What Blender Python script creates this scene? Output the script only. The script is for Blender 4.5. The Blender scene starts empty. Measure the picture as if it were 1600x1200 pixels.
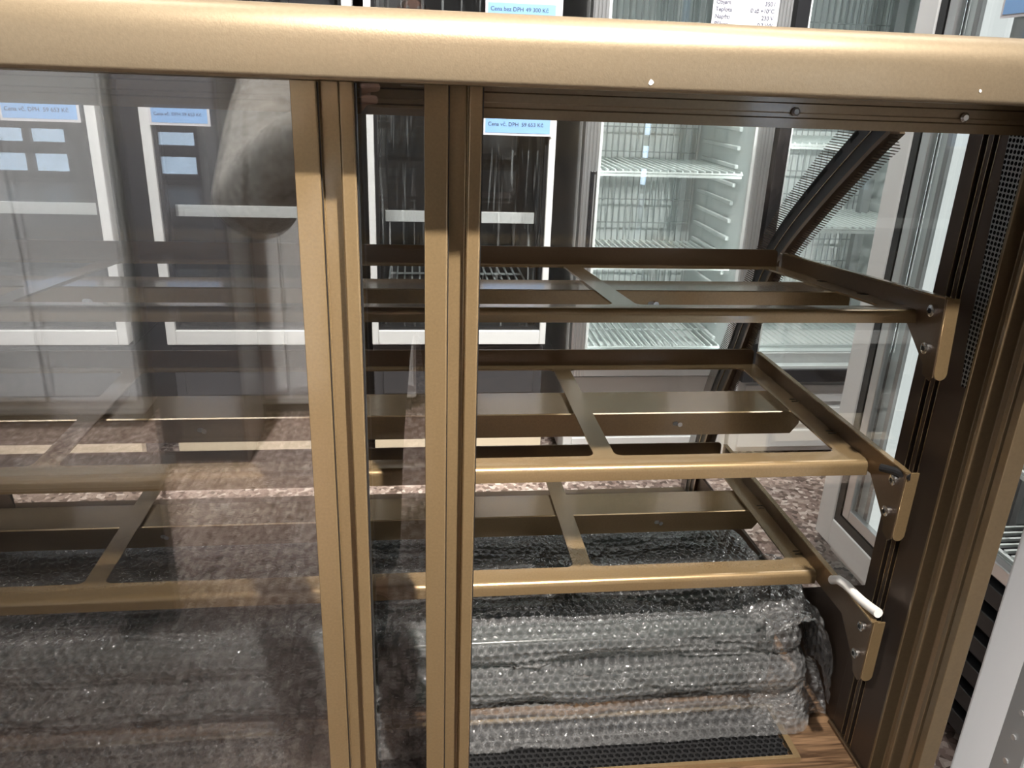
import bpy, bmesh, math, random
import numpy as np
from mathutils import Matrix, Vector
random.seed(7)
rng = np.random.default_rng(7)
sc = bpy.context.scene
C = sc.collection
PI = math.pi

# ------------------------------------------------------------------ camera, world, lights, exposure
cam_d = bpy.data.cameras.new('camera')
cam_d.sensor_width = 36.0
cam_d.lens = 1243.07 / 1600 * 36
cam_d.clip_start = 0.01
cam = bpy.data.objects.new('camera', cam_d)
C.objects.link(cam)
Mr = [[0.9928, -0.0076, 0.1195], [-0.1142, -0.3606, 0.9257], [0.0361, -0.9327, -0.3589]]
cam.matrix_world = Matrix(((Mr[0][0], -Mr[0][1], -Mr[0][2], 0), (Mr[1][0], -Mr[1][1], -Mr[1][2], 0),
                           (Mr[2][0], -Mr[2][1], -Mr[2][2], 1.25), (0, 0, 0, 1)))
sc.camera = cam

w = bpy.data.worlds.new('daylight'); sc.world = w; w.use_nodes = True
bg = w.node_tree.nodes['Background']
bg.inputs[0].default_value = (0.62, 0.78, 1.0, 1)
bg.inputs[1].default_value = 8.0

sc.view_settings.view_transform = 'Standard'
sc.view_settings.look = 'None'
sc.view_settings.gamma = 1
sc.view_settings.use_curve_mapping = False
sc.view_settings.exposure = 0.0
try:
    cy = sc.cycles
    cy.transparent_max_bounces = 40
    cy.max_bounces = 8
    cy.glossy_bounces = 5
    cy.diffuse_bounces = 3
    cy.sample_clamp_indirect = 4.0
    cy.caustics_reflective = False
    cy.caustics_refractive = False
    cy.use_denoising = True
except Exception:
    pass

AISLE_POWER = 14.0     # the brighter row over the fridge aisle
AISLE_FILL = 15.0       # added fill lamps turned towards the fridges
PANEL_POWER = 2.0      # emission of the ceiling lamp diffusers
SPOT_POWER = 14.3      # the track lamp behind the photographer


def area(name, loc, size, power, col, target=None, sizey=None, parent=None, spread=PI):
    l = bpy.data.lights.new(name, 'AREA'); l.energy = power; l.color = col
    l.shape = 'RECTANGLE' if sizey else 'DISK'; l.size = size
    if sizey: l.size_y = sizey
    l.spread = spread
    o = bpy.data.objects.new(name, l); C.objects.link(o); o.location = loc
    d = (Vector(target) - Vector(loc)) if target else Vector((0, 0, -1))
    o.rotation_euler = d.to_track_quat('-Z', 'Y').to_euler()
    return o


# ------------------------------------------------------------------ materials
def new_mat(name):
    m = bpy.data.materials.new(name); m.use_nodes = True
    nt = m.node_tree; nt.nodes.clear()
    out = nt.nodes.new('ShaderNodeOutputMaterial')
    return m, nt, out


def pbr(name, col, rough=0.5, metal=0.0, noise=0.0, nscale=40, bump=0.0, bscale=200, spec=0.5, coat=0.0, stretch=None):
    m, nt, out = new_mat(name)
    b = nt.nodes.new('ShaderNodeBsdfPrincipled')
    b.inputs['Base Color'].default_value = (*col, 1)
    b.inputs['Roughness'].default_value = rough
    b.inputs['Metallic'].default_value = metal
    b.inputs['Specular IOR Level'].default_value = spec
    b.inputs['Coat Weight'].default_value = coat
    b.inputs['Coat Roughness'].default_value = .09
    nt.links.new(b.outputs[0], out.inputs[0])
    if noise or bump:
        tc = nt.nodes.new('ShaderNodeTexCoord')
        src = tc.outputs['Object']
        if stretch:
            mp = nt.nodes.new('ShaderNodeMapping'); mp.inputs['Scale'].default_value = stretch
            nt.links.new(src, mp.inputs[0]); src = mp.outputs[0]
    if noise:
        n = nt.nodes.new('ShaderNodeTexNoise'); n.inputs['Scale'].default_value = nscale
        n.inputs['Detail'].default_value = 4
        nt.links.new(src, n.inputs['Vector'])
        r = nt.nodes.new('ShaderNodeMapRange')
        r.inputs[1].default_value = 0.3; r.inputs[2].default_value = 0.7
        r.inputs[3].default_value = 1 - noise; r.inputs[4].default_value = 1 + noise
        nt.links.new(n.outputs[0], r.inputs[0])
        mx = nt.nodes.new('ShaderNodeVectorMath'); mx.operation = 'SCALE'
        mx.inputs[0].default_value = col
        nt.links.new(r.outputs[0], mx.inputs['Scale'])
        nt.links.new(mx.outputs[0], b.inputs['Base Color'])
    if bump:
        n2 = nt.nodes.new('ShaderNodeTexNoise'); n2.inputs['Scale'].default_value = bscale
        n2.inputs['Detail'].default_value = 3
        nt.links.new(src, n2.inputs['Vector'])
        bp = nt.nodes.new('ShaderNodeBump'); bp.inputs['Strength'].default_value = bump
        bp.inputs['Distance'].default_value = 0.002
        nt.links.new(n2.outputs[0], bp.inputs['Height'])
        nt.links.new(bp.outputs[0], b.inputs['Normal'])
    return m


def emit(name, col, s):
    m, nt, out = new_mat(name)
    e = nt.nodes.new('ShaderNodeEmission'); e.inputs[0].default_value = (*col, 1); e.inputs[1].default_value = s
    nt.links.new(e.outputs[0], out.inputs[0])
    return m


def glass(name, r0, tint=(1, 1, 1), rough=0.0, glints=0.0):
    """clear pane: straight transmission and a mirror reflection that grows at grazing angles (both faces of the slab)"""
    m, nt, out = new_mat(name)
    N = nt.nodes.new
    g = N('ShaderNodeNewGeometry')
    d = N('ShaderNodeVectorMath'); d.operation = 'DOT_PRODUCT'
    nt.links.new(g.outputs['Normal'], d.inputs[0]); nt.links.new(g.outputs['Incoming'], d.inputs[1])
    a = N('ShaderNodeMath'); a.operation = 'ABSOLUTE'; nt.links.new(d.outputs['Value'], a.inputs[0])
    s = N('ShaderNodeMath'); s.operation = 'SUBTRACT'; s.inputs[0].default_value = 1; nt.links.new(a.outputs[0], s.inputs[1])
    p = N('ShaderNodeMath'); p.operation = 'POWER'; p.inputs[1].default_value = 5; nt.links.new(s.outputs[0], p.inputs[0])
    k = N('ShaderNodeMapRange'); k.inputs[3].default_value = r0; k.inputs[4].default_value = 1
    nt.links.new(p.outputs[0], k.inputs[0])
    t = N('ShaderNodeBsdfTransparent'); t.inputs[0].default_value = (*tint, 1)
    gl = N('ShaderNodeBsdfGlossy'); gl.inputs['Roughness'].default_value = rough
    gl.inputs['Color'].default_value = (1, 1, 1, 1)
    mx = N('ShaderNodeMixShader')
    nt.links.new(k.outputs[0], mx.inputs[0]); nt.links.new(t.outputs[0], mx.inputs[1]); nt.links.new(gl.outputs[0], mx.inputs[2])
    if glints:
        # light reflections painted on the pane as faint vertical milky streaks
        tc = N('ShaderNodeTexCoord'); mp = N('ShaderNodeMapping'); mp.inputs['Scale'].default_value = (60, 60, 2.2)
        nt.links.new(tc.outputs['Object'], mp.inputs[0])
        n = N('ShaderNodeTexNoise'); n.inputs['Scale'].default_value = 1.6; n.inputs['Detail'].default_value = 5
        nt.links.new(mp.outputs[0], n.inputs['Vector'])
        r = N('ShaderNodeMapRange'); r.inputs[1].default_value = 0.60; r.inputs[2].default_value = 0.8
        r.inputs[3].default_value = 0; r.inputs[4].default_value = glints
        nt.links.new(n.outputs[0], r.inputs[0])
        df = N('ShaderNodeBsdfDiffuse'); df.inputs[0].default_value = (.8, .82, .82, 1)
        m2 = N('ShaderNodeMixShader')
        nt.links.new(r.outputs[0], m2.inputs[0]); nt.links.new(mx.outputs[0], m2.inputs[1]); nt.links.new(df.outputs[0], m2.inputs[2])
        nt.links.new(m2.outputs[0], out.inputs[0])
    else:
        nt.links.new(mx.outputs[0], out.inputs[0])
    return m


def wrap_mat(name, clear, col, gloss):
    m, nt, out = new_mat(name)
    N = nt.nodes.new
    t = N('ShaderNodeBsdfTransparent'); t.inputs[0].default_value = (0.93, 0.93, 0.92, 1)
    d = N('ShaderNodeBsdfDiffuse'); d.inputs[0].default_value = (*col, 1)
    tl = N('ShaderNodeBsdfTranslucent'); tl.inputs[0].default_value = (*col, 1)
    m0 = N('ShaderNodeMixShader'); m0.inputs[0].default_value = 0.35
    nt.links.new(d.outputs[0], m0.inputs[1]); nt.links.new(tl.outputs[0], m0.inputs[2])
    m1 = N('ShaderNodeMixShader')
    at = N('ShaderNodeAttribute'); at.attribute_name = 'film_rim'
    mr = N('ShaderNodeMapRange'); mr.inputs[3].default_value = 1 - clear; mr.inputs[4].default_value = min(1, 1 - clear + .42)
    nt.links.new(at.outputs['Fac'], mr.inputs[0]); nt.links.new(mr.outputs[0], m1.inputs[0])
    nt.links.new(t.outputs[0], m1.inputs[1]); nt.links.new(m0.outputs[0], m1.inputs[2])
    g = N('ShaderNodeBsdfGlossy'); g.inputs['Roughness'].default_value = 0.12
    lw = N('ShaderNodeLayerWeight'); lw.inputs['Blend'].default_value = gloss
    tc = N('ShaderNodeTexCoord')
    n2 = N('ShaderNodeTexNoise'); n2.inputs['Scale'].default_value = 130; n2.inputs['Detail'].default_value = 3
    nt.links.new(tc.outputs['Object'], n2.inputs['Vector'])
    bp = N('ShaderNodeBump'); bp.inputs['Strength'].default_value = 0.35; bp.inputs['Distance'].default_value = 0.003
    nt.links.new(n2.outputs[0], bp.inputs['Height'])
    nt.links.new(bp.outputs[0], g.inputs['Normal']); nt.links.new(bp.outputs[0], d.inputs['Normal'])
    m2 = N('ShaderNodeMixShader')
    nt.links.new(lw.outputs['Facing'], m2.inputs[0]); nt.links.new(m1.outputs[0], m2.inputs[1]); nt.links.new(g.outputs[0], m2.inputs[2])
    nt.links.new(m2.outputs[0], out.inputs[0])
    return m


def frit_mat(name, col, scale):
    """dotted ceramic print: opaque stripes on otherwise clear glass"""
    m, nt, out = new_mat(name)
    N = nt.nodes.new
    tc = N('ShaderNodeTexCoord')
    wv = N('ShaderNodeTexWave'); wv.wave_type = 'BANDS'; wv.bands_direction = 'Z'; wv.inputs['Scale'].default_value = scale
    nt.links.new(tc.outputs['Object'], wv.inputs['Vector'])
    r = N('ShaderNodeMapRange'); r.inputs[1].default_value = .72; r.inputs[2].default_value = .85
    nt.links.new(wv.outputs['Fac'], r.inputs[0])
    t = N('ShaderNodeBsdfTransparent'); d = N('ShaderNodeBsdfDiffuse'); d.inputs[0].default_value = (*col, 1)
    mx = N('ShaderNodeMixShader')
    nt.links.new(r.outputs[0], mx.inputs[0]); nt.links.new(t.outputs[0], mx.inputs[1]); nt.links.new(d.outputs[0], mx.inputs[2])
    nt.links.new(mx.outputs[0], out.inputs[0])
    return m


def holes_mat(name, scale):
    """mesh reflection drawn as dark round dots on a metal face"""
    m, nt, out = new_mat(name)
    N = nt.nodes.new
    tc = N('ShaderNodeTexCoord')
    v = N('ShaderNodeTexVoronoi'); v.inputs['Scale'].default_value = scale; v.inputs['Randomness'].default_value = 0.0
    nt.links.new(tc.outputs['Object'], v.inputs['Vector'])
    r = N('ShaderNodeMapRange'); r.inputs[1].default_value = .36; r.inputs[2].default_value = .42
    nt.links.new(v.outputs['Distance'], r.inputs[0])
    b = N('ShaderNodeBsdfPrincipled'); b.inputs['Base Color'].default_value = (.36, .37, .37, 1)
    b.inputs['Metallic'].default_value = .6; b.inputs['Roughness'].default_value = .35
    d = N('ShaderNodeBsdfDiffuse'); d.inputs[0].default_value = (.012, .012, .013, 1)
    mx = N('ShaderNodeMixShader')
    nt.links.new(r.outputs[0], mx.inputs[0]); nt.links.new(d.outputs[0], mx.inputs[1]); nt.links.new(b.outputs[0], mx.inputs[2])
    nt.links.new(mx.outputs[0], out.inputs[0])
    return m


def terrazzo(name):
    m, nt, out = new_mat(name)
    N = nt.nodes.new
    tc = N('ShaderNodeTexCoord')
    v = N('ShaderNodeTexVoronoi'); v.inputs['Scale'].default_value = 75
    nt.links.new(tc.outputs['Object'], v.inputs['Vector'])
    cr = N('ShaderNodeValToRGB')
    e = cr.color_ramp.elements
    e[0].position = 0.0; e[0].color = (.07, .045, .035, 1)
    e[1].position = 1.0; e[1].color = (.72, .62, .56, 1)
    for p, c in ((.25, (.19, .13, .11, 1)), (.5, (.30, .22, .19, 1)), (.75, (.40, .31, .27, 1))):
        q = e.new(p); q.color = c
    sx = N('ShaderNodeSeparateColor')
    nt.links.new(v.outputs['Color'], sx.inputs[0])
    nt.links.new(sx.outputs[0], cr.inputs[0])
    b = N('ShaderNodeBsdfPrincipled'); b.inputs['Roughness'].default_value = .35
    nt.links.new(cr.outputs[0], b.inputs['Base Color'])
    nt.links.new(b.outputs[0], out.inputs[0])
    return m


def wood(name):
    m, nt, out = new_mat(name)
    N = nt.nodes.new
    tc = N('ShaderNodeTexCoord'); mp = N('ShaderNodeMapping'); mp.inputs['Scale'].default_value = (5, 70, 70)
    nt.links.new(tc.outputs['Object'], mp.inputs[0])
    n = N('ShaderNodeTexNoise'); n.inputs['Scale'].default_value = 2.2; n.inputs['Detail'].default_value = 7
    n.inputs['Distortion'].default_value = 1.2
    nt.links.new(mp.outputs[0], n.inputs['Vector'])
    cr = N('ShaderNodeValToRGB'); e = cr.color_ramp.elements
    e[0].position = .36; e[0].color = (.05, .027, .014, 1); e[1].position = .66; e[1].color = (.21, .125, .068, 1)
    nt.links.new(n.outputs[0], cr.inputs[0])
    b = N('ShaderNodeBsdfPrincipled'); b.inputs['Roughness'].default_value = .42
    nt.links.new(cr.outputs[0], b.inputs['Base Color']); nt.links.new(b.outputs[0], out.inputs[0])
    return m


GOLD = pbr('gold_bronze_paint', (.36, .25, .13), .27, .62, noise=.07, nscale=420, bump=.03, bscale=900, coat=.85)
GOLD_REFLECTING = pbr('gold_paint_reflecting', (.32, .25, .165), .36, .55, noise=.06, nscale=380, bump=.06, bscale=800)  # same gold paint, paler to put the rail's reflections into the colour
BRONZE = pbr('dark_bronze_paint', (.15, .10, .06), .36, .7, noise=.05, nscale=300, coat=.4)
GOLD_SHADED = pbr('gold_paint_shaded', (.21, .15, .085), .34, .6, noise=.05, nscale=300, coat=.5)  # same gold paint, darkened: shade on jamb and header is in the colour
POST = pbr('dark_brown_anodised', (.085, .06, .045), .4, .6)
BLACK = pbr('black_plastic', (.012, .012, .013), .45)
SLOT = pbr('slot_shadow_black', (.006, .006, .006), .6)
STEEL = pbr('bright_steel', (.8, .8, .8), .18, 1.0)
WHITE = pbr('white_enamel', (.80, .80, .79), .35)
WHITE_IN = pbr('white_plastic_liner', (.76, .80, .79), .45)
ALU = pbr('satin_aluminium', (.62, .62, .62), .32, .8)
ALU_DULL = pbr('grey_aluminium', (.36, .37, .37), .4, .6)
DARKLINER = pbr('dark_liner', (.035, .038, .042), .5)
DARKBODY = pbr('black_enamel', (.018, .018, .020), .3)
WIRE = pbr('white_coated_wire', (.78, .84, .82), .35)
GREYWIRE = pbr('grey_wire', (.40, .43, .43), .45, .2)
DOORGLASS = glass('sliding_door_glass', .125, (.985, .985, .985))
CASEGLASS = glass('case_glass', .035, (.98, .99, .985))
FGLASS = glass('fridge_door_glass', .07, (.96, .97, .97))
FGLASS_S = glass('fridge_door_glass_glints', .07, (.93, .94, .94), glints=.35)
WRAP = wrap_mat('bubble_film', .86, (.42, .42, .425), .30)
WRAP2 = wrap_mat('bubble_film_loose', .89, (.42, .42, .425), .30)
CORE = pbr('dark_green_grey_contents', (.030, .040, .038), .25)
WOOD = wood('brown_wood_board')
TERR = terrazzo('speckled_terrazzo')
WALLM = pbr('painted_wall', (.55, .55, .54), .8, noise=.03, nscale=3)
WALLD = pbr('grey_painted_wall', (.25, .25, .255), .8, noise=.05, nscale=3)
CEILM = pbr('ceiling_tiles', (.62, .62, .62), .85, noise=.04, nscale=8)
LAMP = emit('lamp_diffuser', (1.0, .97, .93), PANEL_POWER)
FILL_GLOW = emit('fridge_fill_glow', (.93, 1.0, .98), 14)  # added glow that brightens the fridge insides
LAMP_A = emit('aisle_lamp_diffuser', (1.0, .98, .95), AISLE_POWER)
GLOW_RAIL = emit('rail_added_glow', (.95, 1.0, .98), .9)  # white rail given a glow to brighten the freezer inside
BULB = emit('spot_lamp_lens', (1.0, .93, .82), 30)
PAPER = pbr('white_paper', (.70, .68, .71), .6)
BLUE = pbr('blue_print', (.28, .50, .86), .5)
INK = pbr('dark_print', (.06, .07, .12), .6)
CABLE_W = pbr('white_cable_sleeve', (.85, .82, .78), .4)
COVER_GREY = pbr('grey_enamel', (.42, .43, .44), .35)
CREAM = pbr('cream_board', (.72, .62, .46), .6)
DARKGREY = pbr('dark_grey_laminate', (.05, .05, .055), .35)
FRIT = frit_mat('dotted_frit_print', (.13, .10, .08), 95)
MESH_REFLECTION = holes_mat('mesh_reflection_dots', 210)
FUR = pbr('grey_fleece', (.72, .69, .64), 1.0, noise=.3, nscale=70, bump=1.0, bscale=120)
TROUS = pbr('dark_trousers', (.02, .024, .028), .8)
SKIN = pbr('skin', (.60, .36, .28), .5)
HAIR = pbr('brown_hair', (.08, .05, .03), .6)
SHOE = pbr('black_shoe', (.015, .015, .015), .5)


# ------------------------------------------------------------------ mesh helpers
class MB:
    def __init__(s): s.v = []; s.f = []

    def add(s, vs, fs):
        o = len(s.v); s.v += [tuple(p) for p in vs]; s.f += [tuple(i + o for i in f) for f in fs]; return s

    def box(s, x0, x1, y0, y1, z0, z1):
        return s.add([(x0, y0, z0), (x1, y0, z0), (x1, y1, z0), (x0, y1, z0), (x0, y0, z1), (x1, y0, z1), (x1, y1, z1), (x0, y1, z1)],
                     [(0, 3, 2, 1), (4, 5, 6, 7), (0, 1, 5, 4), (1, 2, 6, 5), (2, 3, 7, 6), (3, 0, 4, 7)])

    def prism(s, poly, axis, a, b):
        """polygon of 2-D points extruded along an axis: 'x' takes (y,z), 'y' takes (x,z), 'z' takes (x,y)"""
        n = len(poly)
        def P(p, t): return (t, p[0], p[1]) if axis == 'x' else ((p[0], t, p[1]) if axis == 'y' else (p[0], p[1], t))
        vs = [P(p, a) for p in poly] + [P(p, b) for p in poly]
        fs = [tuple(range(n)), tuple(range(2 * n - 1, n - 1, -1))]
        for i in range(n):
            j = (i + 1) % n; fs.append((i, i + n, j + n, j))
        return s.add(vs, fs)

    def tube(s, pts, r, n=8, cap=True):
        pts = [Vector(p) for p in pts]; m = len(pts); vs = []; fs = []
        prev = None
        for i, p in enumerate(pts):
            t = (pts[min(i + 1, m - 1)] - pts[max(i - 1, 0)]).normalized()
            if prev is None:
                a = Vector((0, 0, 1)) if abs(t.z) < .9 else Vector((1, 0, 0))
                u = t.cross(a).normalized()
            else:
                u = (prev - t * prev.dot(t)).normalized()
            prev = u; q = t.cross(u)
            rr = r[i] if isinstance(r, (list, tuple)) else r
            for k in range(n):
                th = 2 * PI * k / n
                vs.append(p + u * (rr * math.cos(th)) + q * (rr * math.sin(th)))
        for i in range(m - 1):
            for k in range(n):
                a = i * n + k; b = i * n + (k + 1) % n
                fs.append((a, b, b + n, a + n))
        if cap: fs += [tuple(range(n - 1, -1, -1)), tuple(range((m - 1) * n, m * n))]
        return s.add(vs, fs)

    def build(s, name, mat, parent=None, bevel=0, smooth=False, loc=None):
        me = bpy.data.meshes.new(name); me.from_pydata(s.v, [], s.f); me.update()
        bm = bmesh.new(); bm.from_mesh(me); bmesh.ops.recalc_face_normals(bm, faces=bm.faces); bm.to_mesh(me); bm.free()
        me.materials.append(mat)
        o = bpy.data.objects.new(name, me); C.objects.link(o)
        if parent: o.parent = parent
        if loc: o.location = loc
        if bevel:
            b = o.modifiers.new('bevel', 'BEVEL'); b.width = bevel; b.segments = 3; b.limit_method = 'ANGLE'; b.angle_limit = math.radians(40)
            b.harden_normals = False
        if smooth or bevel:
            for p in me.polygons: p.use_smooth = True
            if bevel or smooth == 'auto':
                me.set_sharp_from_angle(angle=math.radians(35))
        return o


def tag(o, label=None, cat=None, group=None, kind=None):
    if label: o['label'] = label
    if cat: o['category'] = cat
    if group: o['group'] = group
    if kind: o['kind'] = kind
    return o


def thing(name, label, cat, loc=(0, 0, 0), group=None):
    o = bpy.data.objects.new(name, None); C.objects.link(o); o.location = loc
    o.empty_display_size = .1
    return tag(o, label, cat, group)


def arc(cx, cy, r, a0, a1, n=8):
    return [(cx + r * math.cos(math.radians(a0 + (a1 - a0) * i / n)), cy + r * math.sin(math.radians(a0 + (a1 - a0) * i / n))) for i in range(n + 1)]


def text(body, size, mat, loc, parent=None, align='LEFT', name='lettering', rotz=0, bold=False):
    cu = bpy.data.curves.new(name, 'FONT'); cu.body = body; cu.size = size; cu.align_x = align
    cu.extrude = .0003
    if bold: cu.offset = size * .02
    o = bpy.data.objects.new(name, cu); C.objects.link(o); o.data.materials.append(mat)
    o.rotation_euler = (PI / 2, 0, rotz); o.location = loc
    bpy.context.view_layer.update()
    me = bpy.data.meshes.new_from_object(o.evaluated_get(bpy.context.evaluated_depsgraph_get()))
    o2 = bpy.data.objects.new(name, me); C.objects.link(o2)
    o2.rotation_euler = o.rotation_euler; o2.location = loc
    bpy.data.objects.remove(o)
    if parent: o2.parent = parent
    return o2


# ------------------------------------------------------------------ room shell
RX0, RX1, RY0, RY1, RZ = -5.5, 5.5, -4.6, 3.25, 3.35


def struct(name, mb, mat, **k):
    o = mb.build(name, mat, **k); o['kind'] = 'structure'; return o


struct('floor', MB().box(RX0, RX1, RY0, RY1, -.1, 0), TERR)
struct('ceiling', MB().box(RX0, RX1, RY0, RY1, RZ, RZ + .1), CEILM)
struct('wall_back', MB().box(RX0, RX1, RY1, RY1 + .12, 0, RZ), WALLM)
struct('wall_left', MB().box(RX0 - .12, RX0, RY0, RY1, 0, RZ), WALLM)
struct('wall_right', MB().box(RX1, RX1 + .12, RY0, RY1, 0, RZ), WALLM)
# wall behind the photographer with shop windows
wins = [(-4.6, -3.7), (-3.35, -2.35), (2.4, 3.4)]
wz0, wz1 = .05, 1.25
m = MB().box(RX0, RX1, RY0 - .15, RY0, 0, wz0).box(RX0, RX1, RY0 - .15, RY0, wz1, RZ)
xs = [RX0] + [q for p in wins for q in p] + [RX1]
for i in range(0, len(xs), 2): m.box(xs[i], xs[i + 1], RY0 - .15, RY0, wz0, wz1)
struct('wall_front', m, WALLD)
for i, (a, b) in enumerate(wins):
    m = MB()
    y0, y1 = RY0 - .11, RY0 - .04
    m.box(a, b, y0, y1, wz0, wz0 + .06).box(a, b, y0, y1, wz1 - .06, wz1).box(a, a + .06, y0, y1, wz0 + .06, wz1 - .06).box(b - .06, b, y0, y1, wz0 + .06, wz1 - .06)
    for zz in (.30, .56, .82): m.box(a + .06, b - .06, y0, y1, zz, zz + .12)
    cx = (a + b) / 2; m.box(cx - .04, cx + .04, y0 + .005, y1 - .005, wz0 + .06, wz1 - .06)
    fr = struct('window_%d' % (i + 1), m, DARKGREY)
    MB().box(a + .05, b - .05, RY0 - .08, RY0 - .074, wz0 + .05, wz1 - .05).build('pane', CASEGLASS, fr)
struct('trim_1', MB().box(-.84, -.56, -1.55, -1.22, 0, RZ), DARKGREY, bevel=.01)


# ------------------------------------------------------------------ lamps
def panel(x, y, lab):
    t = thing('ceiling_lamp', lab, 'lamp', (x, y, RZ - .001), 'square ceiling lamps')
    m = MB().box(-.62, .62, -.17, -.15, -.05, 0).box(-.62, .62, .15, .17, -.05, 0).box(-.62, -.6, -.15, .15, -.05, 0).box(.6, .62, -.15, .15, -.05, 0)
    m.build('frame', WHITE, t)
    MB().box(-.6, .6, -.15, .15, -.035, -.02).build('diffuser', LAMP_A if y > 0 else LAMP, t)


rows = {-2.9: 'by the shop windows', -.75: 'behind the person', 1.45: 'over the display case'}
cols = {-3.3: 'far left', -1.1: 'left of centre', 1.3: 'right of centre', 3.5: 'far right'}
for y, ry in rows.items():
    for x, cxn in cols.items():
        if y == -.75 and abs(x) < 2: continue
        panel(x, y, 'long white ceiling lamp ' + ry + ', ' + cxn)
def spot_lamp(SP, target, power, col, size, spread, lab):
    t = thing('spot_lamp', lab, 'lamp', SP, 'ceiling spot lamps')
    dirv = (Vector(target) - SP).normalized()
    MB().tube([-dirv * .13, -dirv * .05, Vector((0, 0, 0))], .055, 20, cap=False).build('housing', DARKBODY, t, smooth='auto')
    MB().tube([Vector((0, 0, RZ - SP.z)), Vector((0, 0, .08)), -dirv * .10], .012, 10).build('arm', DARKBODY, t, smooth='auto')
    MB().tube([-dirv * .02, -dirv * .015], .053, 20).build('lens', BULB, t)
    area('spot_light', SP + dirv * .01, size, power, col, target=target, spread=math.radians(spread))


spot_lamp(Vector((.5, -.50, 3.17)), (-.06, .75, .90), SPOT_POWER, (1, .94, .86), .07, 42, 'small black spot lamp on the ceiling, turned towards the display case')
spot_lamp(Vector((-.75, .55, 3.15)), (-.45, -1.35, 1.62), 82.0, (1, .97, .93), .10, 68, 'added fill lamp on the ceiling, turned towards the person')  # added to brighten the white cabinet and sleeves mirrored in the doors
spot_lamp(Vector((-1.7, -1.0, 3.1)), (.58, .22, .70), 2.0, (1, .97, .96), .10, 18, 'added fill lamp turned towards the white appliance at the right')  # added to brighten the white side at the right
for x, nm in ((-1.0, 'leftmost'), (.55, 'middle'), (1.45, 'rightmost')):
    spot_lamp(Vector((x, .95, 3.15)), (x * .85, 2.55, .75), AISLE_FILL, (1, .98, .95), .10, 70, 'added fill lamp turned towards the fridges, ' + nm + ' of three')  # added to brighten the fridges and the aisle

# ------------------------------------------------------------------ display case
case = thing('display_case', 'gold bronze pastry display case with three open frame shelves and sliding glass doors', 'display case', (0, 0, 0))
XL, XR = -.72, .55
# base cabinet and deck
MB().box(XL - .02, XR + .02, .62, 1.37, .06, .462).build('base_cabinet', BRONZE, case, bevel=.006)
MB().box(XL, XR + .008, .655, 1.34, .462, .486).build('deck_board', WOOD, case)
gr = MB().box(-.685, .452, .690, .695, .486, .494).box(-.685, .452, .775, .780, .486, .494).box(-.69, -.685, .69, .78, .486, .494).box(.452, .460, .69, .78, .486, .494)
gri = gr.build('vent_frame', GOLD, case)
# honeycomb vent
hm = MB()
pitch = .0085
R = pitch / math.sqrt(3)
rowi = 0; y = .698
while y < .774:
    x = -.68 + (pitch / 2 if rowi % 2 else 0)
    while x < .449:
        o = [(x + R * .98 * math.sin(math.radians(60 * k)), y + R * .98 * math.cos(math.radians(60 * k))) for k in range(6)]
        q = [(x + R * .72 * math.sin(math.radians(60 * k)), y + R * .72 * math.cos(math.radians(60 * k))) for k in range(6)]
        vs = [(*p, .4915) for p in o] + [(*p, .4915) for p in q] + [(*p, .4868) for p in q]
        hm.add(vs, [(k, (k + 1) % 6, 6 + (k + 1) % 6, 6 + k) for k in range(6)] + [(6 + k, 6 + (k + 1) % 6, 12 + (k + 1) % 6, 12 + k) for k in range(6)])
        x += pitch
    y += pitch * .866; rowi += 1
hm.build('honeycomb_vent', BLACK, case)
MB().box(-.684, .451, .6955, .7745, .4862, .4868).build('vent_well', SLOT, case)

# top rail: rounded upper front edge
r = .022
prof = [(.700, 1.244), (.700, 1.291)] + [(y, z) for y, z in arc(.574 + r, 1.291 - r, r, 90, 180, 10)] + arc(.574 + .004, 1.244 + .004, .004, 180, 270, 3)
MB().prism(prof, 'x', XL - .025, XR + .0255).build('top_rail', GOLD_REFLECTING, case, smooth='auto')
for (x, z, s) in ((.163, 1.2505, .0022), (.409, 1.2535, .0013)):
    v = []
    for k in range(7):
        a = 2 * PI * k / 7; q = s * random.uniform(.7, 1.2); v.append((x + q * math.cos(a), .5745, z + q * math.sin(a)))
    MB().prism([(p[0], p[2]) for p in v], 'y', .5736, .5742).build('paint_chip', WHITE, case)
# header track behind the doors, horizontally ribbed
hp = [(.700, 1.2435), (.661, 1.2435), (.661, 1.2395), (.660, 1.2385), (.660, 1.232), (.6608, 1.231), (.6608, 1.228), (.660, 1.227), (.660, 1.2195), (.700, 1.2195)]
MB().prism(hp, 'x', XL + .005, XR - .022).build('header_track', GOLD_SHADED, case)
for x, z, mt, rr in ((.311, 1.2325, SLOT, .0036), (.461, 1.2325, STEEL, .004)):
    MB().tube([(x, .6605, z), (x, .658, z), (x, .6565, z)], [rr, rr, rr * .6], 14).build('screw', mt if mt is STEEL else ALU_DULL, case, smooth='auto')
# glass roof, curved front glass, end glasses
MB().box(XL + .01, XR - .012, .700, .935, 1.2375, 1.2425).build('roof_panel', BRONZE, case)
gp = [(.895, 1.2368), (.912, 1.226), (.928, 1.213), (.948, 1.197), (1.0, 1.155), (1.043, 1.118), (1.10, 1.067), (1.150, 1.008), (1.185, .935), (1.215, .86), (1.245, .80), (1.275, .745), (1.30, .68), (1.325, .60), (1.335, .54), (1.338, .486)]


def resample(p, n):
    p = np.array(p); d = np.r_[0, np.cumsum(np.hypot(*np.diff(p, axis=0).T))]
    t = np.linspace(0, d[-1], n)
    k = np.array([np.interp(t, d, p[:, 0]), np.interp(t, d, p[:, 1])]).T
    for _ in range(4): k[1:-1] = (k[:-2] + 2 * k[1:-1] + k[2:]) / 4
    return k


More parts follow.
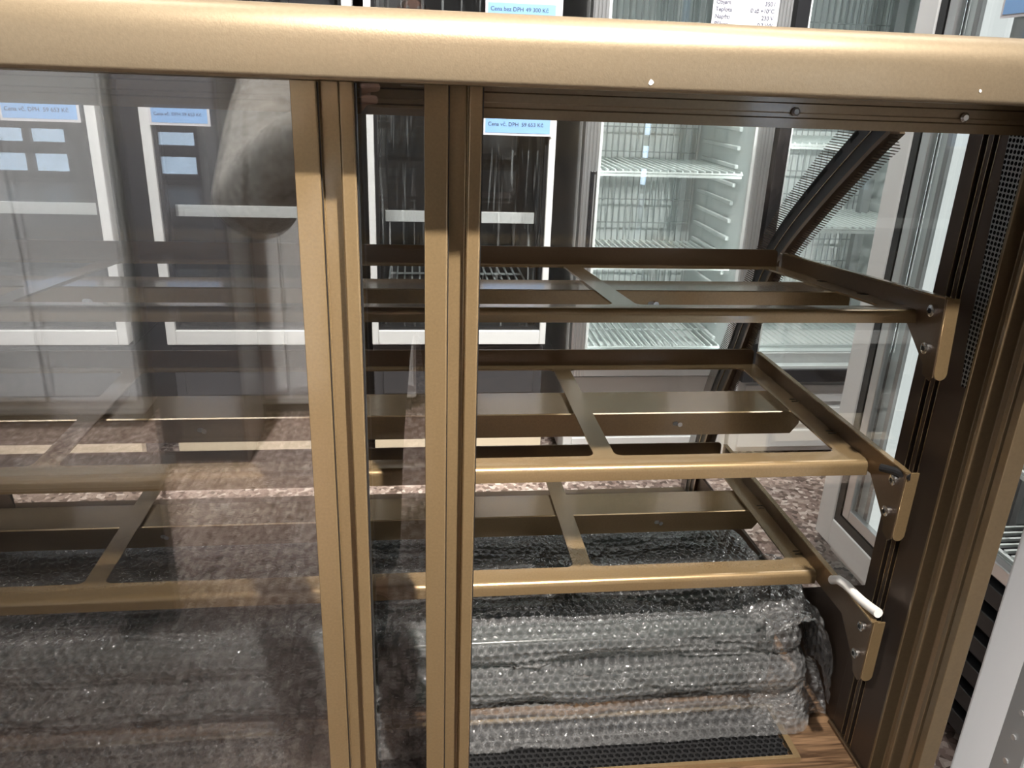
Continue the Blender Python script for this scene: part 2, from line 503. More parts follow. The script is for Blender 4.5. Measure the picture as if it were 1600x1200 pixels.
gc = resample(gp, 48)
tn = np.gradient(gc, axis=0); tn /= np.linalg.norm(tn, axis=1)[:, None]
nn = np.stack([tn[:, 1], -tn[:, 0]], 1)      # towards the inside (smaller Y)


def ribbon(x0, x1, o0, o1):
    a = gc + nn * o0; b = gc + nn * o1
    return MB().prism([tuple(p) for p in a] + [tuple(p) for p in b[::-1]], 'x', x0, x1)


def ribbon_q(x0, x1, o0, o1):
    """like ribbon but in quads, so the ends stay clean"""
    m = MB(); a = gc + nn * o0; b = gc + nn * o1; n = len(gc)
    vs = [(x0, *p) for p in a] + [(x0, *p) for p in b] + [(x1, *p) for p in a] + [(x1, *p) for p in b]
    fs = []
    for i in range(n - 1):
        fs += [(i, i + 1, n + i + 1, n + i), (2 * n + i, 3 * n + i, 3 * n + i + 1, 2 * n + i + 1), (i, 2 * n + i, 2 * n + i + 1, i + 1), (n + i, n + i + 1, 3 * n + i + 1, 3 * n + i)]
    fs += [(0, n, 3 * n, 2 * n), (n - 1, 3 * n - 1, 4 * n - 1, 2 * n - 1)]
    return m.add(vs, fs)


ribbon_q(XL + .004, XR - .022, 0, -.006).build('front_glass', CASEGLASS, case, smooth='auto')
sgn = 1 if nn[20, 0] < 0 else -1
for xa, xb, nm in ((XR - .022, XR - .006, 'r'), (XL - .012, XL + .004, 'l')):
    ribbon_q(xa, xb, sgn * -.008, sgn * .030).build('glass_seal', BLACK, case, smooth='auto')
    ribbon_q(xa - .001, xb + .001, sgn * .030, sgn * .036).build('seal_trim', BRONZE, case, smooth='auto')
    ribbon_q(xa - .0012, xb + .0012, sgn * .012, sgn * .0135).build('seal_pinstripe', GOLD, case, smooth='auto')
    xm = (xa + xb) / 2
    ribbon_q(xm - .0012, xm - .0002, sgn * .036, sgn * .056).build('frit_edge', FRIT, case)
    poly = [(.745, .488)] + [(.745, 1.226)] + [tuple(p + q * sgn * .004) for p, q in zip(gc, nn)]
    MB().prism(poly, 'x', xm, xm + .004).build('end_glass', CASEGLASS, case)
ribbon_q(XR - .024, XR - .023, sgn * -.030, sgn * -.006).build('frit_edge', FRIT, case)
MB().box(XL - .01, XR, 1.338, 1.36, .462, .50).build('front_glass_sill', BRONZE, case, bevel=.002)


# corner posts with bracket slots
def post(x0, s):
    X = lambda d: x0 + s * d
    p = [(0, .662), (0, .702), (.012, .702), (.012, .709), (0, .709), (0, .716), (.012, .716), (.012, .724), (0, .724), (0, .745), (.036, .745), (.036, .662)]
    MB().prism([(X(a), b) for a, b in p], 'z', .486, 1.243).build('corner_post', POST, case, bevel=.0006)
    for ya, yb in ((.7022, .7088), (.7162, .7238)):
        xx = sorted((X(.0112), X(.0119)))
        MB().box(xx[0], xx[1], ya, yb, .488, 1.242).build('post_slot', SLOT, case)
    for yy in (.7018, .7092, .7158, .7243):
        xx = sorted((X(-.0004), X(.0002)))
        MB().box(xx[0], xx[1], yy - .0004, yy + .0004, .488, 1.242).build('bright_edge', GOLD, case)
    xx = sorted((X(-.004), X(.040)))
    MB().box(xx[0], xx[1], .658, .750, .486, .4905).build('post_foot', BRONZE, case, bevel=.001)
    # jamb with the two door channels
    j = [(0, .6605), (-.003, .6605), (-.003, .657), (.010, .6545), (.012, .648), (.010, .6385), (0, .636), (-.003, .634), (-.003, .6295), (.010, .627), (.013, .621), (.011, .612), (0, .6085),
         (-.002, .606), (-.002, .601), (.003, .6), (.003, .598), (-.002, .597), (-.002, .588), (.0165, .588), (.0165, .6605)]
    MB().prism([(X(a), b) for a, b in j], 'z', .30, 1.243).build('door_jamb', GOLD_SHADED, case, bevel=.0007)


post(XR - .02, 1)
post(XL + .02, -1)
# wedge beside the right post: a mesh reflection built as a part
MB().prism([(.6600, 1.2425), (.6900, 1.2425), (.6830, 1.13), (.6760, 1.03), (.6690, .985), (.6625, .985)], 'x', .5285, .5297).build('mesh_reflection', MESH_REFLECTION, case)
# lower end panels
for x0 in (XR - .018, XL + .012):
    MB().prism([(.745, .487), (.745, .70), (.80, .66), (.88, .60), (1.0, .57), (1.30, .56), (1.33, .487)], 'x', x0, x0 + .005).build('end_panel', POST, case)


# ---- sliding doors
def door(y0, xl, xr, lab):
    z0, z1 = .50, 1.2435
    th = .022
    def stile(xa, s):
        X = lambda d: xa + s * d
        p = [(0, 0), (.0185, 0), (.0195, .001), (.0195, .010), (.0215, .0115), (.032, .0115), (.0335, .010), (.0345, .001), (.0355, 0), (.0445, 0), (.0455, .001), (.0455, th), (0, th)]
        return [(X(a), y0 + b) for a, b in p]
    d = MB().box(xl + .044, xr - .044, y0 + .008, y0 + .014, z0 + .02, z1).build('sliding_door', DOORGLASS, case)
    d['label'] = lab
    MB().prism(stile(xr, -1)[::-1], 'z', z0, z1).build('stile', GOLD, d, bevel=.0006)
    MB().prism(stile(xl, 1), 'z', z0, z1).build('stile', GOLD, d, bevel=.0006)
    MB().box(xl + .046, xr - .046, y0, y0 + th, z0 - .005, z0 + .02).build('bottom_rail', GOLD, d, bevel=.001)
    return d


# profile runs flat 0-18 mm, groove, lip; on the right stile the flat lies on the left
def door2(y0, xl, xr, lab):
    z0, z1 = .50, 1.2435
    th = .022
    p = [(0, 0), (.0175, 0), (.0185, .001), (.0185, .003), (.0195, .003), (.0195, .0115), (.0325, .0115), (.0335, .010), (.0335, .001), (.0345, 0), (.0435, 0), (.0445, .001), (.0445, th), (0, th)]
    d = MB().box(xl + .040, xr - .042, y0 + .008, y0 + .014, z0 + .015, z1 - .001).build('sliding_door', DOORGLASS, case)
    d['label'] = lab
    for xa in (xr - .0445, xl):
        MB().prism([(xa + a, y0 + b) for a, b in p], 'z', z0, z1).build('stile', GOLD, d, bevel=.0005)
        MB().box(xa + .0186, xa + .0194, y0 + .0025, y0 + .0045, z0, z1 - .001).build('stile_gap', SLOT, d)
        MB().box(xa + .0445, xa + .0455, y0 + .004, y0 + .018, z0, z1 - .001).build('edge_gasket', BLACK, d)
    MB().box(xl + .046, xr - .046, y0, y0 + th, z0 - .005, z0 + .02).build('bottom_rail', GOLD, d, bevel=.001)
    return d


door2(.612, -.70, -.0425, 'front sliding glass door')
door2(.638, -.62, .0520, 'rear sliding glass door')


# ---- shelves
SX0, SX1 = -.667, .498
RIBS = [.2045, -.0845, -.3735]


def shelf(yf, z, wf, wb, yb, tilt, sy, sz, sdepth, tipy, boltx, lab, lip=.017):
    """yf front edge, wf/wb window edges, yb rear flange, sy support strip front (all world Y)"""
    L = lambda q: q - yf
    m = MB(); T = -.0022
    a, b, c = L(wf), L(wb), L(yb)
    r = .007
    # front strip with rolled lip
    o = arc(r, -r, r, 90, 180, 6)
    prof = [(a, 0)] + o + [(0, -lip), (.002, -lip)] + [(y + .002 if i else y, zz) for i, (y, zz) in enumerate([])] + arc(r, -r, r - .002, 180, 90, 6) + [(a, T)]
    m.prism(prof, 'x', SX0, SX1)
    m.box(SX0, SX1, b, c, T, 0)
    edges = [SX0 + .001, SX0 + .026] + [q for x in reversed(RIBS) for q in (x - .0115, x + .0115)] + [SX1 - .026, SX1 - .001]
    for i in range(0, len(edges), 2): m.box(edges[i], edges[i + 1], a, b, T, 0)
    rc = .009
    for i in range(1, len(edges) - 1, 2):
        x0, x1 = edges[i], edges[i + 1]
        for (cx, sx) in ((x0, 1), (x1, -1)):
            for (cyy, s2) in ((a, 1), (b, -1)):
                pts = [(cx, cyy)] + [(cx + sx * rc - sx * rc * math.sin(math.radians(t)), cyy + s2 * rc - s2 * rc * math.cos(math.radians(t))) for t in range(0, 91, 15)]
                m.prism(pts, 'z', T, 0)
    f = m.build('shelf', GOLD, case, smooth='auto', loc=(0, yf, z)); f.rotation_euler.x = tilt
    f['label'] = lab
    # raised rear flange, rounded at its ends
    fl = [(SX0 + .004, 0), (SX1 - .004, 0)] + arc(SX1 - .010, .017, .006, 0, 90, 4) + arc(SX0 + .010, .017, .006, 90, 180, 4)
    MB().prism(fl, 'y', c - .001, c + .0012).build('rear_flange', BRONZE, f)
    # support strip under the shelf
    s0, s1 = L(sy), L(sy) + sdepth
    st = MB()
    xa, xb = SX0 + .014, SX1 - .014
    st.prism([(s0, sz), (s0 + .002, sz + .001), (s1, sz + .001), (s1, sz - .001), (s0 + .002, sz - .001), (s0 + .002, sz - .030), (s0, sz - .030)], 'x', xa, xb)
    st.prism([(xa, sz), (xa, sz - .030), (xa - .010, sz - .016), (xa - .010, sz - .006)], 'y', s0, s0 + .002)
    st.prism([(xb, sz), (xb + .010, sz - .006), (xb + .010, sz - .016), (xb, sz - .030)], 'y', s0, s0 + .002)
    strip = st.build('support_strip', BRONZE if False else GOLD, f)
    for bx in boltx:
        MB().tube([(bx, s0 - .004, sz - .014), (bx, s0, sz - .014)], .0032, 10).build('bolt', STEEL, f, smooth='auto')
        MB().prism(arc(bx - .006, sz - .014, .0026, 90, 270, 6) + arc(bx - .003, sz - .014, .0026, -90, 90, 6), 'y', s0 - .0006, s0).build('bolt_slot', ALU_DULL, f)
    # side plates and brackets at both ends
    ty = L(tipy)
    for xs_, s in ((SX1, 1), (SX0, -1)):
        X = lambda d: xs_ + s * d
        x0, x1 = sorted((X(0), X(.0018)))
        pl = [(ty, .018), (c, .018), (c, -.004), (max(ty + .062, .02), -.004 if ty + .062 > .02 else -.012), (ty + .058, -.012), (ty + .018, -.050), (ty + .016, -.060), (ty + .004, -.064), (ty, -.060)]
        MB().prism(pl, 'x', x0, x1).build('side_plate', BRONZE, f, bevel=.0003)
        # narrow turned rim along the plate's upper edge
        x0, x1 = sorted((X(-.0005), X(.006)))
        MB().box(x0, x1, ty, c, .0175, .0192).build('plate_rim', GOLD, f)
        # front tab, rounded at the foot
        x0, x1 = sorted((X(.0018), X(.0155)))
        tab = [(x0, .018), (x0, -.056)] + arc((x0 + x1) / 2, -.056, (x1 - x0) / 2, 180, 360, 8) + [(x1, .018)]
        MB().prism(tab, 'y', ty, ty + .002).build('bracket_tab', GOLD, f, bevel=.0004)
        for bz in (.004, -.033):
            xx = [X(-.0035), X(-.001)]
            by = ty + .013
            MB().tube([(X(0), by, bz), (X(.019), by, bz)], .0052, 14).build('spacer', GOLD, f, smooth='auto')
            MB().tube([(X(-.0055), by, bz), (X(-.0045), by, bz), (X(-.001), by, bz), (X(.0005), by, bz)], [.0042, .0058, .0062, .0062], 16).build('bolt_head', STEEL, f, smooth='auto')
            MB().tube([(X(-.006), by, bz), (X(-.0054), by, bz)], .0026, 6).build('hex_socket', SLOT, f)
        for k in (.36, .62):
            yy = ty + (c - ty) * k
            for dd in (0, .007):
                x0, x1 = sorted((X(-.010), X(-.0005)))
                MB().box(x0, x1, yy + dd, yy + dd + .0012, .0002, .0006).build('slit', SLOT, f)
    return f


sh1 = shelf(.716, 1.0485, .738, 1.016, 1.034, -.088, .836, -.003, .070, .677, (.265, -.33), 'top shelf', lip=.0135)
sh2 = shelf(.740, .868, .766, 1.043, 1.060, 0.0, .898, -.008, .072, .676, (.333, -.25), 'middle shelf')
sh3 = shelf(.796, .685, .826, 1.110, 1.128, 0.0, .958, -.006, .060, .672, (.345, -.33), 'lowest shelf')
# cable ends by the right brackets
MB().tube([(.498, .762, .697), (.500, .752, .704), (.502, .738, .706), (.503, .720, .706), (.504, .705, .707), (.5045, .690, .710), (.505, .676, .713)], .0055, 12).build('white_cable', CABLE_W, case, smooth='auto')
MB().tube([(.488, .704, .879), (.496, .692, .881), (.504, .676, .882)], .0042, 10).build('black_cable', BLACK, case, smooth='auto')


# ------------------------------------------------------------------ bubble wrap bundle
def bubbles(s, t, p=.0125, h=.0038):
    """height of a hexagonal field of domes at sheet coordinates s, t"""
    a = t / (p * .866); r0 = np.round(a)
    best = np.full(s.shape, 9.0); idh = np.zeros(s.shape)
    for dr in (-1, 0, 1):
        rr = r0 + dr
        off = np.where(np.mod(rr, 2) == 0, 0.0, p / 2)
        k = np.round((s - off) / p)
        d = np.hypot(s - off - k * p, t - rr * p * .866)
        better = d < best
        best = np.where(better, d, best)
        idh = np.where(better, np.mod(np.sin(k * 127.1 + rr * 311.7) * 43758.5, 1), idh)
    dome = np.sqrt(np.clip(1 - (best / (p * .46)) ** 2, 0, 1))
    q = best / (p * .5)
    rim = np.exp(-((q - .80) / .16) ** 2) * (.5 + .5 * np.abs(idh))
    return h * dome ** .7 * (0.45 + .65 * np.abs(idh)), rim


def smooth_noise(shape, cell, seed):
    g = np.random.default_rng(seed)
    n0, n1 = int(shape[0] / cell[0]) + 3, int(shape[1] / cell[1]) + 3
    a = g.standard_normal((n0, n1))
    u = np.arange(shape[0]) / cell[0]; v = np.arange(shape[1]) / cell[1]
    iu = u.astype(int); iv = v.astype(int); fu = u - iu; fv = v - iv
    fu = fu * fu * (3 - 2 * fu); fv = fv * fv * (3 - 2 * fv)
    A = a[iu][:, iv]; B = a[iu + 1][:, iv]; Cc = a[iu][:, iv + 1]; D = a[iu + 1][:, iv + 1]
    fu = fu[:, None]; fv = fv[None, :]
    return A * (1 - fu) * (1 - fv) + B * fu * (1 - fv) + Cc * (1 - fu) * fv + D * fu * fv


def grid_obj(P, name, mat, parent, rim):
    n, k, _ = P.shape
    idx = np.arange(n * k).reshape(n, k)
    f = np.stack([idx[:-1, :-1], idx[1:, :-1], idx[1:, 1:], idx[:-1, 1:]], -1).reshape(-1, 4)
    me = bpy.data.meshes.new(name); me.from_pydata(P.reshape(-1, 3).tolist(), [], f.tolist()); me.update()
    me.materials.append(mat)
    at = me.attributes.new('film_rim', 'FLOAT', 'POINT'); at.data.foreach_set('value', rim.reshape(-1).astype(np.float32))
    for p in me.polygons: p.use_smooth = True
    o = bpy.data.objects.new(name, me); C.objects.link(o); o.parent = parent
    return o


def displace(P, h):
    du = np.gradient(P, axis=0); dv = np.gradient(P, axis=1)
    n = np.cross(du, dv); n /= np.maximum(np.linalg.norm(n, axis=2, keepdims=True), 1e-9)
    return P + n * h[..., None]


wrap = thing('bubble_wrap_bundle', 'long bundle rolled in clear bubble wrap lying on the wooden deck under the shelves', 'bubble wrap', (0, 0, 0))


def sheet(prof, x0, x1, seed, name, mat, amp, sgnn, endtaper, step=.0018, h=.0042):
    pr = np.array(prof); d = np.r_[0, np.cumsum(np.hypot(*np.diff(pr, axis=0).T))]
    nv = int(d[-1] / step); nu = int((x1 - x0) / step)
    t = np.linspace(0, d[-1], nv); s = np.linspace(x0, x1, nu)
    py = np.interp(t, d, pr[:, 0]); pz = np.interp(t, d, pr[:, 1])
    k = np.ones(9) / 9
    for _ in range(2):
        py[4:-4] = np.convolve(py, k, 'valid'); pz[4:-4] = np.convolve(pz, k, 'valid')
    S, Tt = np.meshgrid(s, t, indexing='ij')
    P = np.zeros((nu, nv, 3)); P[..., 0] = S; P[..., 1] = py[None]; P[..., 2] = pz[None]
    big = smooth_noise((nu, nv), (44, 16), seed) * amp + smooth_noise((nu, nv), (14, 9), seed + 1) * amp * .38 + smooth_noise((nu, nv), (7, 5), seed + 4) * amp * .12
    # long diagonal creases in the film
    g = np.random.default_rng(seed + 9)
    for _ in range(12):
        sx, tx, an = g.uniform(x0, x1), g.uniform(0, d[-1]), g.uniform(-.5, .5)
        q = (Tt - tx) * math.cos(an) - (S - sx) * math.sin(an)
        along = (S - sx) * math.cos(an) + (Tt - tx) * math.sin(an)
        big += g.choice([-1, 1]) * .0035 * np.exp(-(q / .004) ** 2) * np.exp(-(along / g.uniform(.05, .16)) ** 2)
    P = displace(P, sgnn * big)
    # the bundle narrows and rounds off at its ends
    cy_, cz_ = .92, .545
    e = np.clip((S - (x1 - endtaper)) / endtaper, 0, 1)
    k2 = np.sqrt(np.clip(1 - e ** 3 * .985, 0, 1))
    P[..., 1] = cy_ + (P[..., 1] - cy_) * (.35 + .65 * k2); P[..., 2] = cz_ + (P[..., 2] - cz_) * k2
    bh, rim = bubbles(S + .3 * big, Tt, h=h)
    P = displace(P, sgnn * bh)
    P[..., 2] = np.maximum(P[..., 2], .4949)
    return grid_obj(P, name, mat, wrap, rim)


outer = [(.725, .4945), (.742, .497), (.748, .508), (.752, .520), (.772, .527), (.771, .531), (.756, .536), (.753, .552), (.764, .566), (.786, .570), (.788, .575), (.779, .583), (.784, .600), (.806, .612), (.86, .618), (.93, .620), (1.00, .616), (1.05, .600), (1.075, .56), (1.082, .52), (1.085, .496)]
sheet(outer, -.66, .512, 3, 'wrap_sheet', WRAP, .0036, -1, .05)
MB().box(-.64, .462, .80, 1.055, .497, .596).build('contents', CORE, wrap, bevel=.006)
# loose flap standing off the right end
nu, nv = 62, 74
u = np.linspace(0, 1, nu); v = np.linspace(0, 1, nv)
U, V = np.meshgrid(u, v, indexing='ij')
P = np.zeros((nu, nv, 3))
P[..., 0] = .425 + .092 * np.sin(np.clip(U * 1.25, 0, 1.0) * PI / 2) + .006 * np.sin(V * 9)
P[..., 1] = .760 + .135 * V + .01 * np.sin(U * 5)
P[..., 2] = .616 + .016 * np.sin(U * PI * .8) * (.4 + V) - .125 * np.clip(U - .42, 0, 1) ** 1.25 * (1.55 - .9 * V) + .008 * np.sin(V * 14 + U * 4)
wv = smooth_noise((nu, nv), (10, 8), 21) * .0032
P = displace(P, wv)
bh, rim = bubbles(U * .16, V * .18)
P = displace(P, bh)
P[..., 2] = np.maximum(P[..., 2], .4949)
P[..., 0] = np.minimum(P[..., 0], .524)
grid_obj(P, 'loose_flap', WRAP2, wrap, rim)
# foot of the flap lying on the deck
nu, nv = 44, 60
u = np.linspace(0, 1, nu); v = np.linspace(0, 1, nv)
U, V = np.meshgrid(u, v, indexing='ij')
P = np.zeros((nu, nv, 3))
P[..., 0] = .418 + .105 * U
P[..., 1] = .738 + .05 * V + .012 * U + .006 * np.sin(U * 9)
P[..., 2] = .497 + .050 * V ** .8 + .010 * np.sin(U * 7 + V * 3) * V
P = displace(P, smooth_noise((nu, nv), (9, 8), 31) * .0025)
bh, rim = bubbles(U * .11, V * .15)
P = displace(P, bh)
P[..., 2] = np.maximum(P[..., 2], .4945)
grid_obj(P, 'loose_corner', WRAP2, wrap, rim)


# ------------------------------------------------------------------ fridges
def wire_shelf(name, parent, x0, x1, y0, y1, z, mat=WIRE, pitch=.024, r=.0026):
    m = MB()
    n = int((x1 - x0) / pitch)
    for i in range(n + 1):
        x = x0 + (x1 - x0) * i / n
        m.add([(x - r, y0, z - r), (x + r, y0, z - r), (x + r, y1, z - r), (x - r, y1, z - r), (x - r, y0, z + r), (x + r, y0, z + r), (x + r, y1, z + r), (x - r, y1, z + r)],
              [(0, 3, 2, 1), (4, 5, 6, 7), (0, 1, 5, 4), (1, 2, 6, 5), (2, 3, 7, 6), (3, 0, 4, 7)])
    for yy in (y0, (y0 + y1) / 2, y1):
        m.box(x0 - .004, x1 + .004, yy - .004, yy + .004, z - .008, z - r)
    m.box(x0, x1, y0 - .005, y0, z - .018, z - .010)
    return m.build(name, mat, parent)


def fridge(x0, x1, yf, zb, ht, lab, fw, body, liner, frame, doorz, shelves=(), depth=.58, ribs=False, guard=False, handle=None, rail=None, grille=WHITE, glassm=None, group=None, gasket=True, ridged=False, fill_glow=False, cream=False):
    t = thing('glass_door_fridge', lab, 'fridge', ((x0 + x1) / 2, yf, 0))
    w_ = (x1 - x0) / 2; th = .035
    z0, z1 = doorz
    # carcass: sides, back, top, bottom as one shell open towards the door
    m = MB()
    yb = depth
    m.box(-w_, -w_ + th, .05, yb, zb, ht).box(w_ - th, w_, .05, yb, zb, ht).box(-w_ + th, w_ - th, yb - .03, yb, zb, ht).box(-w_ + th, w_ - th, .05, yb - .03, ht - .04, ht).box(-w_ + th, w_ - th, .05, yb - .03, zb, zb + .04)
    m.build('cabinet_body', body, t, bevel=.003)
    m = MB(); e = .004
    i0, i1 = -w_ + th, w_ - th; zi0, zi1 = zb + .04, ht - .04
    m.box(i0, i0 + e, .055, yb - .03, zi0, zi1).box(i1 - e, i1, .055, yb - .03, zi0, zi1).box(i0 + e, i1 - e, yb - .03 - e, yb - .03, zi0, zi1).box(i0 + e, i1 - e, .055, yb - .03 - e, zi0, zi0 + e).box(i0 + e, i1 - e, .055, yb - .03 - e, zi1 - e, zi1)
    m.build('liner', liner, t)
    # base
    m = MB().box(-w_, w_, .04, yb - .02, .03, zb - .002)
    for k in range(3): m.box(-w_ + .03, w_ - .03, .03, .0395, .05 + k * (zb - .1) / 3, .05 + (k + .75) * (zb - .1) / 3)
    m.build('base_grille', grille, t, bevel=.003)
    if cream: MB().box(-w_, w_, -.012, .028, .002, .19).build('plinth_board', CREAM, t, bevel=.002)
    for sx in (-1, 1): MB().tube([(sx * (w_ - .05), .1, 0), (sx * (w_ - .05), .1, .03)], .018, 12).build('foot', BLACK, t)
    # door
    d = MB().box(-w_ + fw * .6, w_ - fw * .6, .018, .024, z0 + fw * .6, z1 - fw * .6).build('door_pane', glassm or FGLASS, t)
    m = MB().box(-w_, -w_ + fw, 0, .045, z0, z1).box(w_ - fw, w_, 0, .045, z0, z1).box(-w_ + fw, w_ - fw, 0, .045, z0, z0 + max(fw, .045)).box(-w_ + fw, w_ - fw, 0, .045, z1 - max(fw, .045), z1)
    if ridged:
        for sx in (-1, 1):
            for k in range(4):
                xx = sx * (w_ - .006 - k * fw / 4.4); m.box(xx - .0025, xx + .0025, -.004, 0, z0, z1)
    m.build('door_frame', frame, t, bevel=.002)
    if gasket:
        g = .010
        a, b, c_, d_ = -w_ + fw, w_ - fw, z0 + max(fw, .045), z1 - max(fw, .045)
        MB().box(a, a + g, .012, .045, c_, d_).box(b - g, b, .012, .045, c_, d_).box(a + g, b - g, .012, .045, c_, c_ + g).box(a + g, b - g, .012, .045, d_ - g, d_).build('gasket', BLACK if liner is DARKLINER else WHITE_IN, t)
    for z in shelves:
        wire_shelf('wire_shelf', t, i0 + .015, i1 - .015, .09, yb - .08, z, WIRE if liner is not DARKLINER else GREYWIRE)
    if ribs:
        zz = zi0 + .05
        while zz < zi1 - .05:
            for sx, xi in ((1, i0 + e), (-1, i1 - e)):
                xx = sorted((xi, xi + sx * .012))
                MB().box(xx[0], xx[1], .15, yb - .10, zz, zz + .014).build('shelf_runner', WHITE_IN, t, bevel=.003)
            zz += .058
    if guard:
        m = MB(); yy = yb - .055
        n = int((i1 - i0 - .04) / .022)
        for k in range(n + 1):
            xx = i0 + .02 + k * (i1 - i0 - .04) / n; m.box(xx - .0015, xx + .0015, yy, yy + .003, zi0 + .03, zi1 - .25)
        zz = zi0 + .05
        while zz < zi1 - .25:
            m.box(i0 + .02, i1 - .02, yy - .004, yy, zz, zz + .004); zz += .085
        m.build('rear_wire_guard', GREYWIRE, t)
    if rail:
        for z in rail: MB().box(i0 + .01, i1 - .006, .085, .092, z, z + .034).build('price_rail', WHITE, t, bevel=.001)
    if handle:
        hx, hz0, hz1 = handle
        hx -= (x0 + x1) / 2
        MB().box(hx - .010, hx + .010, -.004, .002, hz0, hz1).build('handle', DARKBODY, t, bevel=.003)
        MB().box(hx + .002, hx + .006, -.006, -.004, hz0 + .01, hz1 - .01).build('handle_grip', ALU, t)
    if fill_glow:  # hidden glowing tubes added to brighten the inside
        for sx in (-1, 1):
            xx = sorted((sx * (w_ - .030), sx * (w_ - .045)))
            MB().box(xx[0], xx[1], .052, .066, zi0 + .03, zi1 - .03).build('fill_glow_tube', FILL_GLOW, t, bevel=.003)
    # header above the door
    MB().box(-w_, w_, .0, .05, z1 + .005, ht).build('header_panel', frame, t, bevel=.003)
    return t


fA = fridge(-1.50, -.862, 2.40, .44, 2.0, 'leftmost glass-door fridge behind the case, dark inside with a blue price sign', .028, DARKBODY, DARKLINER, WHITE, (.455, 1.86), shelves=(1.25,), rail=(.83,), grille=DARKGREY, glassm=FGLASS, cream=True)
fB = fridge(-.750, -.165, 2.40, .44, 2.0, 'dark glass-door fridge behind the left part of the case, second from the left', .028, DARKBODY, DARKLINER, WHITE, (.455, 1.86), shelves=(1.25,), rail=(.83,), grille=DARKGREY, glassm=FGLASS, cream=True)
fC = fridge(-.135, .412, 2.40, .44, 2.0, 'glass-door fridge with dark inside and a pale price rail, behind the middle of the case', .020, DARKBODY, DARKLINER, WHITE, (.455, 1.86), shelves=(1.25, .62), rail=(.825,), grille=DARKGREY, glassm=FGLASS_S, cream=True)
fD = fridge(.498, 1.078, 2.40, .33, 1.98, 'bright white glass-door fridge with ribbed inner walls, left of the other bright one', .046, WHITE, WHITE_IN, ALU, (.345, 1.86), shelves=(1.42, .995, .70, .42), ribs=True, guard=True, handle=(.531, .72, 1.0), glassm=FGLASS, ridged=True, fill_glow=True)
fE = fridge(1.100, 1.76, 2.42, .36, 1.98, 'bright white glass-door fridge with dark door frame behind the right end of the case', .040, WHITE, WHITE_IN, DARKBODY, (.31, 1.86), shelves=(1.09, .825, .42), ribs=False, guard=True, grille=WHITE, glassm=FGLASS, fill_glow=True)
MB().box(.222, .258, .42, .45, .42, 1.9).build('shelf_upright', ALU_DULL, fE)
# grey hose inside the right bright fridge
MB().tube([(-.28, .25, 1.42), (-.265, .22, 1.46), (-.24, .20, 1.50), (-.20, .19, 1.56), (-.18, .19, 1.66)], .017, 12).build('drain_hose', ALU_DULL, fE, smooth='auto')

# pale glass-door freezer standing side-on beyond the right end glass (its door faces left)
t = thing('upright_freezer', 'tall white glass-door freezer standing side-on beyond the right end glass of the case', 'freezer', (1.083, 1.782, 0))
t.rotation_euler.z = -PI / 2
W = .47; z0, z1 = .125, 1.86
MB().box(.0, .03, .055, .50, .06, 1.98).box(W - .03, W, .055, .50, .06, 1.98).box(.03, W - .03, .47, .50, .06, 1.98).box(.03, W - .03, .055, .47, 1.94, 1.98).box(.03, W - .03, .055, .47, .06, .12).build('cabinet_body', WHITE, t, bevel=.003)
MB().box(.032, .037, .08, .46, .125, 1.93).box(W - .037, W - .032, .08, .46, .125, 1.93).box(.037, W - .037, .455, .46, .125, 1.93).build('liner', WHITE_IN, t)
fw = .071
MB().box(0, fw, 0, .05, z0, z1).box(W - fw, W, 0, .05, z0, z1).box(fw, W - fw, 0, .05, z0, z0 + .075).box(fw, W - fw, 0, .05, z1 - .075, z1).build('door_frame', WHITE, t, bevel=.003)
a, b, c_, d_ = fw, W - fw, z0 + .075, z1 - .075
def ring(a, b, c_, d_, g, y0, y1): return MB().box(a, a + g, y0, y1, c_, d_).box(b - g, b, y0, y1, c_, d_).box(a + g, b - g, y0, y1, c_, c_ + g).box(a + g, b - g, y0, y1, d_ - g, d_)
ring(a, b, c_, d_, .024, .004, .05).build('gasket', BLACK, t)
ring(a + .027, b - .027, c_ + .027, d_ - .027, .030, .006, .022).build('inner_frame', ALU, t, bevel=.002)
ring(a + .024, b - .024, c_ + .024, d_ - .024, .003, .008, .022).build('frame_joint', SLOT, t)
MB().box(a + .057, b - .057, .012, .018, c_ + .057, d_ - .057).build('door_pane', FGLASS, t)
MB().box(.186, .244, .024, .050, .215, 1.77).build('glow_rail', GLOW_RAIL, t, bevel=.004)
MB().box(.152, .168, .03, .05, .215, 1.77).build('shelf_upright', ALU_DULL, t)
for z in (.55, .95, 1.35): wire_shelf('wire_shelf', t, .045, W - .045, .11, .43, z)
MB().box(0, W, 0, .055, 1.868, 1.98).build('header_panel', WHITE, t, bevel=.003)
for xx in (.08, W - .08): MB().tube([(xx, .2, 0), (xx, .2, .06)], .02, 12).build('foot', BLACK, t)

# low open cooler next to it, seen past the jamb
t = thing('open_cooler', 'low open cooler with grey wire racks over black louvres, glimpsed past the right jamb', 'cooler', (1.083, 1.29, 0))
t.rotation_euler.z = -PI / 2
MB().box(0, .62, .02, .55, .02, .40).build('cabinet_body', DARKBODY, t, bevel=.004)
m = MB()
for k in range(6): m.box(.01, .61, -.006, .0195, .05 + k * .06, .05 + k * .06 + .036)
m.build('louvre_grille', BLACK, t, bevel=.002)
MB().box(0, .62, .53, .55, .40, 1.35).box(0, .018, .12, .53, .40, 1.1).box(.602, .62, .12, .53, .40, 1.1).build('back_panel', ALU_DULL, t, bevel=.002)
MB().box(0, .62, -.002, .02, .402, .432).build('bumper', ALU, t, bevel=.003)
for z, yd in ((.44, .03), (.58, .08), (.74, .16), (.92, .24)): wire_shelf('wire_rack', t, .025, .595, yd, .52, z, WIRE if z < .6 else GREYWIRE, pitch=.02, r=.003)

